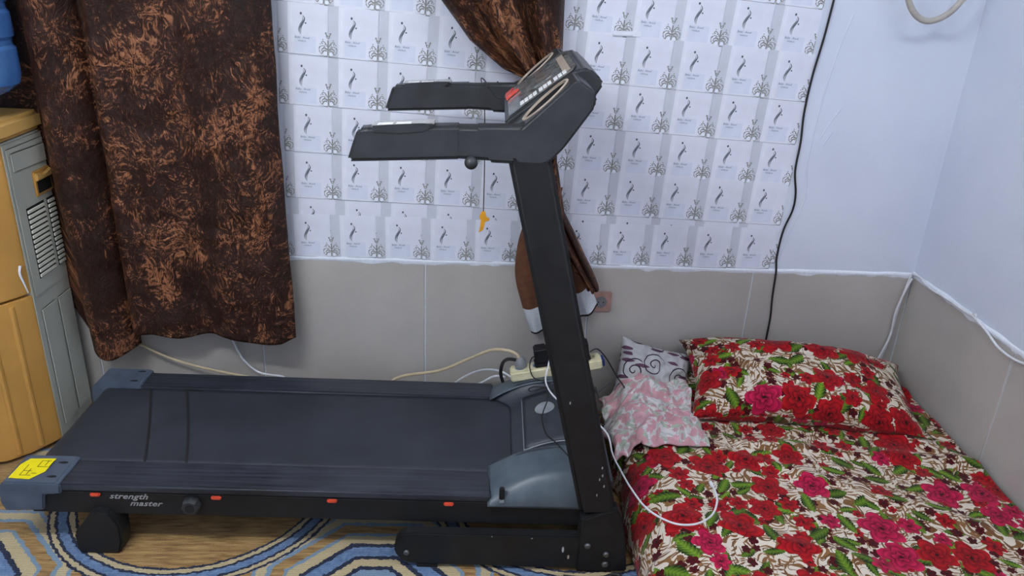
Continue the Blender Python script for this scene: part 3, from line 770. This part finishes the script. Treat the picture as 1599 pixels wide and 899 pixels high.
    d = Vector((.107, 0, .104)).normalized(); nrm = Vector((-d.z, 0, d.x))
    for y0, y1 in ((-.362, -.314), (.270, .318)): prism('console_arm', SB[:2]+[(.52, 1.30), (.54, 1.19)]+SB[-3:], y0, y1, 'charcoal_plastic', T, .009, 'y', 3)
    SW = [(.448, 1.237)]+SB[1:-2]+[(.47, 1.184)]
    for y0, y1 in ((-.3625, -.218), (.172, .3185)):
        s = prism('console_side', SW, y0, y1, 'charcoal_plastic', T, .010, 'y', 3)
        yc = (y0+y1)/2; c0 = Vector((.532, yc, 1.320))
        def well(rx, ry, depth, inset):
            bm = bmesh.new(); n = 32; rings = []
            for (k, dd) in inset:
                rings.append([bm.verts.new(c0+d*(rx*k*math.cos(2*math.pi*i/n))+Vector((0, ry*k*math.sin(2*math.pi*i/n), 0))+nrm*dd) for i in range(n)])
            for a, b in zip(rings, rings[1:]):
                for i in range(n): bm.faces.new((a[i], a[(i+1) % n], b[(i+1) % n], b[i]))
            bm.faces.new(rings[0][::-1]); bm.faces.new(rings[-1]); return bm
        cut = from_bm('cutter', well(.064, .046, .05, [(1, .03), (1, -.0), (.9, -.055)]), 'dark_hole', T)
        md = s.modifiers.new('well', 'BOOLEAN'); md.operation = 'DIFFERENCE'; md.solver = 'EXACT'; md.object = cut
        dg = bpy.context.evaluated_depsgraph_get(); dg.update()
        nm = bpy.data.meshes.new_from_object(s.evaluated_get(dg)); s.modifiers.clear(); s.data = nm
        bpy.data.objects.remove(cut)
        from_bm('cup_rim', well(.064, .046, 0, [(1.0, -.003), (1.08, -.001), (1.08, .0015), (1.0, .002), (.97, .0), (.97, -.004), (1.0, -.003)][:6]), 'beige_edge', s, True) if False else None
        # rim ring and the dark cup liner
        bm = bmesh.new(); n = 36; R_ = []
        for k, dd in ((.985, -.004), (.985, .0018), (1.07, .0022), (1.09, -.002)):
            R_.append([bm.verts.new(c0+d*(.064*k*math.cos(2*math.pi*i/n))+Vector((0, .046*k*math.sin(2*math.pi*i/n), 0))+nrm*dd) for i in range(n)])
        for a, b in zip(R_, R_[1:]):
            for i in range(n): bm.faces.new((a[i], a[(i+1) % n], b[(i+1) % n], b[i]))
        from_bm('cup_rim', bm, 'beige_edge', s, True)
        bm = bmesh.new(); R_ = []
        for k, dd in ((.98, -.003), (.88, -.05), (.02, -.0515)):
            R_.append([bm.verts.new(c0+d*(.064*k*math.cos(2*math.pi*i/n))+Vector((0, .046*k*math.sin(2*math.pi*i/n), 0))+nrm*dd) for i in range(n)])
        for a, b in zip(R_, R_[1:]):
            for i in range(n): bm.faces.new((a[i], a[(i+1) % n], b[(i+1) % n], b[i]))
        from_bm('cup_liner', bm, 'dark_hole', s, True)
    # console: display block
    DB = [(.440, 1.247), (.448, 1.258), (.600, 1.377), (.618, 1.386), (.638, 1.385), (.668, 1.362), (.674, 1.350), (.655, 1.318), (.585, 1.262), (.50, 1.215), (.455, 1.225)]
    db = prism('console_display', DB, -.222, .176, 'charcoal_plastic', T, .007, 'y', 3)
    e = Vector((.152, 0, .119)).normalized(); m_ = Vector((-e.z, 0, e.x)); o0 = Vector((.448, 0, 1.258))
    def pt(s, y, h=.0015): return o0+e*s+Vector((0, y, 0))+m_*h
    L = .193
    poly_mesh('display_panel', [([pt(.006, -.205), pt(L, -.205), pt(L+.012, -.17), pt(L+.012, .12), pt(L, .16), pt(.006, .16)], 0)], ['screen'], db)
    box_h = .0035
    def slab(name, s0, s1, y0, y1, h0, h1, mat, par):
        vs_ = [pt(a, b, h) for h in (h0, h1) for a, b in ((s0, y0), (s1, y0), (s1, y1), (s0, y1))]
        me = bpy.data.meshes.new(name); me.from_pydata([tuple(v) for v in vs_], [], [(0, 3, 2, 1), (4, 5, 6, 7), (0, 1, 5, 4), (1, 2, 6, 5), (2, 3, 7, 6), (3, 0, 4, 7)]); return link(name, me, mat, par)
    slab('screen_window', .085, .160, -.08, .09, .0012, .003, 'screen', db)
    slab('panel_trim', .170, .190, -.16, .12, .0012, .0026, 'beige_edge', db)
    for k, (s0, n) in enumerate(((.042, 4), (.098, 3), (.142, 3))):
        for i in range(n): slab('button_label', s0+i*.0128, s0+i*.0128+.0105, -.175, -.135, .0012, .003, 'lamp_white', db)
    # red safety key at the low end and its cord with the yellow clip
    kv = [pt(.004, .02, .003), pt(.045, .045, .003), pt(.022, .07, .003), pt(.030, .12, .003), pt(.004, .10, .003)]
    kv2 = [v+m_*.006 for v in kv]; nk = len(kv)
    me = bpy.data.meshes.new('safety_key'); me.from_pydata([tuple(v) for v in kv+kv2], [], [tuple(range(nk))[::-1], tuple(range(nk, 2*nk))]+[(i, (i+1) % nk, nk+(i+1) % nk, nk+i) for i in range(nk)])
    link('safety_key', me, 'red_gloss', T)
    cx = .392
    tube('safety_cord', [(.455, .06, 1.262), (.425, .16, 1.245), (.40, .24, 1.258), (.385, .262, 1.278), (.374, .290, 1.280), (.376, .330, 1.255), (.384, .334, 1.20), (.388, .318, 1.15), (cx, .30, 1.0), (cx+.001, .30, .86)], .0018, 'black_cord', T, 6)
    cl = prism('safety_clip', [(cx-.004, .862), (cx+.006, .862), (cx+.012, .842), (cx+.022, .838), (cx+.020, .832), (cx+.008, .828), (cx+.002, .80), (cx-.012, .79), (cx-.008, .81), (cx-.006, .835), (cx-.012, .842)], .294, .306, 'yellow_clip', T, .0015)
    return T
treadmill()

# ================================================================== POWER STRIP, PLUGS, CABLES
def power():
    TA = R(-10.5); s = empty('power_strip', (.468, -.262, .309)); s.rotation_euler = (0, TA, R(1.5))
    def on(k, h=.0385): return (.468+k*math.cos(TA)+h*math.sin(TA), -.262, .3095-k*math.sin(TA)+h*math.cos(TA))
    tag(s, 'cream multi socket power strip lying on the treadmill motor hood', 'power strip')
    box('strip_body', -.158, .158, -.028, .028, 0, .036, 'strip_cream', s, .005, 3)
    box('strip_top', -.152, .152, -.023, .023, .0355, .0385, 'strip_cream', s, .001)
    for k in range(5):
        x = -.122+k*.062
        lathe('socket_well', [(.016, .0385), (.0175, .0392), (.0175, .036)], 'strip_blue' if k < 2 else 'strip_cream', s, (x, 0, 0), 'z', 18)
        for a in (-1, 1): lathe('pin_hole', [(.002, .0385), (.002, .0397)], 'dark_hole', s, (x+a*.007, 0, 0), 'z', 8)
    box('end_cap', .157, .168, -.02, .02, .004, .03, 'blue_plastic', s, .003)
    def adapter(loc, label, w=.046):
        a = empty('power_adapter', loc); a.rotation_euler = (0, TA, R(1.5)); tag(a, label, 'adapter', 'power adapters on the strip')
        box('adapter_body', -w/2, w/2, -.024, .024, .012, .068, 'black', a, .005, 3)
        box('adapter_foot', -w/2-.003, w/2+.003, -.026, .026, .001, .014, 'black', a, .003)
    adapter(on(-.045), 'black power adapter standing on the strip left of the treadmill post')
    adapter(on(.095), 'black power adapter on the strip right of the treadmill post')
    p = empty('grey_plug', on(-.118)); tag(p, 'round grey plug with cream cable at the left end of the power strip', 'plug'); p.rotation_euler = (0, TA, 0)
    lathe('plug_body', [(.019, .001), (.021, .006), (.020, .022), (.011, .036), (.008, .038)], 'grey_plug', p, (0, 0, 0), 'z', 18)
    t = tube('cream_cable', [(-.16, -.05, .01), (-.13, -.05, .12), (-.08, -.06, .165), (.06, -.10, .215), (.16, -.15, .29), (.24, -.21, .36), (.295, -.25, .382), (.325, -.262, .375), (.34, -.262, .353)], .0055, 'cream_cord')
    tag(t, 'thick cream cable rising along the wall to the grey plug', 'cable')
    t = tube('black_cable', [(.285, -.255, .262), (.276, -.26, .30), (.282, -.262, .34), (.30, -.262, .355), (.328, -.262, .352)], .006, 'black_cord')
    tag(t, 'short thick black cable arching beside the grey plug', 'cable')
    t = tube('thin_black_cable', [(.395, -.262, .37), (.378, -.275, .366), (.372, -.300, .345), (.385, -.312, .315), (.415, -.322, .309), (.44, -.345, .310), (.425, -.37, .310), (.385, -.365, .309), (.365, -.38, .306), (.38, -.395, .309), (.415, -.375, .311), (.428, -.40, .312), (.42, -.46, .312), (.398, -.55, .311), (.402, -.64, .310), (.428, -.70, .316), (.46, -.765, .312), (.478, -.80, .295)], .0022, 'black_cord', None, 6)
    tag(t, 'thin black cable looping over the treadmill motor hood', 'cable')
    t = tube('thin_black_cable', [(.578, -.262, .39), (.605, -.25, .395), (.645, -.225, .345), (.685, -.245, .285), (.712, -.265, .25), (.715, -.28, .21), (.690, -.28, .16), (.665, -.25, .07), (.655, -.22, .004)], .0025, 'black_cord', None, 6)
    tag(t, 'thin black cable falling from the right adapter past the grey cushion', 'cable')
    t = tube('charging_cable', [(.47, -.016, .30), (.445, -.03, .38), (.422, -.10, .45), (.428, -.19, .46), (.444, -.262, .425), (.436, -.295, .36), (.425, -.33, .314), (.44, -.42, .313), (.48, -.49, .314), (.54, -.54, .31), (.60, -.575, .27), (.615, -.62, .225), (.622, -.70, .232), (.637, -.80, .238), (.665, -.90, .243), (.72, -.96, .246), (.78, -.965, .246), (.835, -.93, .246), (.868, -.87, .246), (.876, -.82, .246), (.874, -.80, .246)], .0028, 'white_cord', None, 8)
    tag(t, 'white charging cable trailing from the post onto the red floral bedspread', 'cable')
    box('cable_plug', .869, .879, -.802, -.778, .2425, .2495, 'white_cord', t, .002)
    t = tube('cream_cable', [(-1.13, -.03, .33), (-1.10, -.03, .30), (-.97, -.035, .225), (-.86, -.04, .185), (-.72, -.055, .16), (-.58, -.064, .140), (-.53, -.068, .13), (-.45, -.07, .10)], .0045, 'cream_cord')
    tag(t, 'cream cable sagging along the tiles under the wide curtain', 'cable')
    t = tube('white_cable', [(-.715, -.02, .33), (-.70, -.02, .27), (-.67, -.022, .20), (-.62, -.03, .155), (-.57, -.04, .148), (-.52, -.05, .145), (-.47, -.07, .11)], .004, 'white_cord')
    tag(t, 'white cable dropping from the curtain hem to the tile joint', 'cable')
    t = tube('white_cable', [(.06, -.06, .006), (.10, -.06, .12), (.16, -.07, .18), (.22, -.08, .21), (.28, -.10, .218), (.32, -.12, .205)], .004, 'white_cord')
    tag(t, 'upper of two white cables behind the motor hood', 'cable')
    t = tube('white_cable', [(.13, -.08, .006), (.16, -.085, .12), (.22, -.09, .165), (.26, -.10, .195), (.30, -.12, .205)], .004, 'white_cord')
    tag(t, 'lower of two white cables behind the motor hood', 'cable')
    for k, (pts, lb) in enumerate((([(.62, -.10, .20), (.645, -.09, .13), (.675, -.08, .15), (.70, -.06, .155)], 'upper thin grey cable between the post and the grey cushion'),
                     ([(.62, -.14, .09), (.65, -.13, .055), (.675, -.12, .06), (.695, -.09, .065)], 'lower thin grey cable between the post and the grey cushion'),
                     ([(.64, -.10, .16), (.665, -.11, .10), (.69, -.12, .14), (.675, -.12, .06), (.66, -.13, .01)], 'knotted grey cable hanging behind the treadmill post'))):
        tag(tube('grey_cable', pts, .003, 'grey_plug'), lb, 'cable')
    # wall cord, corner cable, cable on the right wall, hose
    W = [(1300, 0), ]
    t = tube('hanging_wire', [(1.325, -.006, 2.0), (1.31, -.006, 1.70), (1.299, -.006, 1.54), (1.290, -.006, 1.42), (1.276, -.007, 1.30), (1.272, -.006, 1.18), (1.279, -.006, 1.08), (1.279, -.006, .98), (1.296, -.006, .90), (1.297, -.006, .84), (1.277, -.006, .76), (1.272, -.006, .66), (1.279, -.008, .60), (1.283, -.008, .50), (1.290, -.008, .42), (1.289, -.01, .33), (1.29, -.012, .25)], .0035, 'black_cord', None, 6)
    tag(t, 'long black wire running down the wall at the edge of the wallpaper', 'wire')
    for dx, lb in ((0, 'left strand of white cable down the room corner behind the bed'), (.012, 'right strand of white cable down the room corner behind the bed')):
        t = tube('white_cable', [(1.788, -.008-dx, .608-dx), (1.779-dx*.3, -.012-dx, .57), (1.768-dx, -.012-dx, .47), (1.764-dx*.6, -.012-dx, .36), (1.748-dx*1.6, -.014-dx, .25), (1.745-dx, -.016-dx*.5, .235)], .004, 'white_cord')
        tag(t, lb, 'cable')
    t = tube('white_cable', [(1.788, -.012, .612), (1.79, -.06, .617), (1.79, -.13, .606), (1.79, -.24, .612), (1.79, -.36, .614), (1.788, -.40, .618), (1.79, -.47, .602), (1.79, -.54, .582), (1.79, -.62, .582), (1.79, -.72, .60), (1.79, -.95, .61), (1.79, -1.3, .612)], .0042, 'white_cord')
    tag(t, 'white cable drooping along the tile edge of the right wall', 'cable')
    lathe('cable_clip', [(.008, -.004), (.008, .004), (.004, .006)], 'white_cord', t, (1.79, -.395, .622), 'x', 10)
    t = tube('drain_hose', [(1.46, -.10, 1.95), (1.465, -.10, 1.72), (1.475, -.10, 1.60), (1.505, -.10, 1.53), (1.555, -.10, 1.494), (1.61, -.10, 1.505), (1.655, -.10, 1.55), (1.69, -.10, 1.64), (1.70, -.10, 1.95)], .0095, 'grey_hose', None, 12)
    tag(t, 'beige hose hanging in a loop high on the wall near the corner', 'hose')
    t = tube('floor_lead', [(.45, -.905, .006), (.50, -.912, .006), (.56, -.91, .006), (.60, -.898, .008), (.625, -.92, .008), (.65, -.95, .008)], .006, 'black_cord', None, 8)
    tag(t, 'black lead lying on the carpet at the foot of the treadmill post', 'cable')
power()

# ================================================================== BED ON THE FLOOR
def bed():
    m = box('mattress', .74, 1.765, -2.05, -.03, .003, .17, 'mattress_cloth', None, .035, 4)
    tag(m, 'low mattress on the floor under the red floral bedspread', 'mattress')
    def top(x, y):
        h = .205+.010*nz(x*3.1, y*3.3, 2)+.006*nz(x*8, y*6, 5)+.003*nz(x*19, y*15, 8)
        a = x*.55+y*.85                                   # long soft creases
        h += .010*max(0, math.sin(a*17+2*nz(x*3, y*3, 3)))**6
        h += .012*math.exp(-((y+.545+.12*(x-1.2))/.03)**2)*min(1, max(0, (x-.9)*6))
        h -= .015*max(0, x-1.5)
        return h
    def fn(u, v):
        y = -.05-v*1.75
        le = .662+.018*nz(y*6, 3)+.012*nz(y*17, 6)
        if v < .25: le += .06*(1-v/.25)
        if u < .16:
            s = u/.16; a = s*math.pi/2
            ht = top(.78, y); x = le+(.78-le)*(1-math.cos(a))+.012*math.sin(a*2)*nz(y*14, 1); z = .006+(ht-.006)*math.sin(a)
            x -= .016*math.sin(s*math.pi)*(1+nz(y*11, 9))
            return (x, y, z)
        s = (u-.16)/.84; x = .78+s*(1.782-.78); return (x, y, top(x, y))
    def surf(x, y):                       # height of the bedspread at a place, 0 beside the bed
        v = (-.05-y)/1.75; le = .662+.018*nz(y*6, 3)+.012*nz(y*17, 6)+(.06*(1-v/.25) if v < .25 else 0)
        if x >= .78: return top(x, y)
        if x <= le-.02: return 0
        return top(.78, y)*math.sqrt(max(0, 1-((.78-x)/(.80-le))**2))
    def settle(o, gap=.007):              # soft things flatten where they lie on the bedspread
        bpy.context.view_layer.update(); mw = o.matrix_world; mi = mw.inverted()
        for v in o.data.vertices:
            p = mw @ v.co; h = surf(p.x, p.y)+gap
            if h > .03 and p.z < h: p.z = h; v.co = mi @ p
    b = grid('bedspread', 200, 260, fn, 'floral', None, lambda u, v: (u*1.28, v*1.75), .006)
    tag(b, 'cream bedspread printed with red roses and green leaves covering the mattress', 'bedspread')
    # big pillow in the same print
    def pillow(name, L, W, H, loc, rot, mat, label, off, corner=.0, pinch=.6, wr_=.01, sag=0):
        def half(sg):
            def fn(u, v):
                a, b_ = 2*u-1, 2*v-1
                k = (1-abs(a)**2.6)*(1-abs(b_)**2.6); k = max(0, k)**.48
                pin = 1-.10*(1-abs(b_)**2)*abs(a)**4; pin2 = 1-.12*(1-abs(a)**2)*abs(b_)**4
                z = sg*H/2*k+wr_*nz(a*3+off, b_*3, sg)*k+wr_*.5*nz(a*8+off, b_*7, sg)*k-sag*a*a
                return (a*L/2*pin, b_*W/2*pin2, z)
            return fn
        n = 56; V_, F_, U_ = [], [], []
        def arc(pts):
            out = [0.0]
            for p, q_ in zip(pts, pts[1:]): out.append(out[-1]+(Vector(p)-Vector(q_)).length)
            return out
        AL = arc([half(1)(i/n, .5) for i in range(n+1)]); BL = arc([half(1)(.5, j/n) for j in range(n+1)])
        for sg in (1, -1):
            f = half(sg); base = len(V_)
            for j in range(n+1):
                for i in range(n+1): V_.append(f(i/n, j/n)); U_.append((off+AL[i]+(.5 if sg < 0 else 0), off*.7+BL[j]))
            for j in range(n):
                for i in range(n):
                    a = base+j*(n+1)+i; q_ = (a, a+1, a+n+2, a+n+1); F_.append(q_ if sg > 0 else q_[::-1])
        me = bpy.data.meshes.new(name); me.from_pydata(V_, [], F_); ul = me.uv_layers.new(name='UVMap')
        for l in me.loops: ul.data[l.index].uv = U_[l.vertex_index]
        o = link(name, me, mat, None, True); o.location = loc; o.rotation_euler = rot
        bm = bmesh.new(); bm.from_mesh(me); bmesh.ops.remove_doubles(bm, verts=bm.verts, dist=.0004); bm.to_mesh(me); bm.free()
        settle(o); tag(o, label, 'pillow'); return o
    pillow('pillow', .82, .40, .175, (1.335, -.272, .292), (R(15), R(3), R(-6)), 'floral', 'large pillow in the red rose print at the head of the bed', 2.3, wr_=.016, sag=.04)
    pillow('cushion', .29, .25, .11, (.835, -.14, .225), (R(58), R(16), R(4)), 'scroll', 'small grey cushion with dark scroll print between the post and the big pillow', 5.2, wr_=.014)
    # crumpled pale cloth over the head corner of the bed
    def cl(u, v):
        x = .625+u*.31+.03*nz(v*3, 4); y = -.565+v*.38+.03*nz(u*3, 7)
        z = .226+.04*nz(u*3.2, v*3.0, 11)+.022*abs(nz(u*7, v*6, 13))+.012*nz(u*15, v*14, 4)+.03*math.sin(v*math.pi)*math.sin(u*math.pi)+.02*v*u
        if u < .3: z -= .30*(.3-u)**1.15*(1.0+.3*nz(v*5, 2)); x += .05*(.3-u)
        x += .02*nz(u*6, v*6, 21); y += .02*nz(u*6, v*6, 25)
        if v < .12: z = z*(v/.12)+(1-v/.12)*max(.222, z-.03) if u > .3 else z
        return (x, y, max(z, .012))
    o = grid('crumpled_cloth', 70, 80, cl, 'pale_floral', None, lambda u, v: (u*.5, v*.6), .005)
    settle(o, .009)
    tag(o, 'crumpled pale pink floral cloth bunched beside the big pillow', 'cloth')
bed()
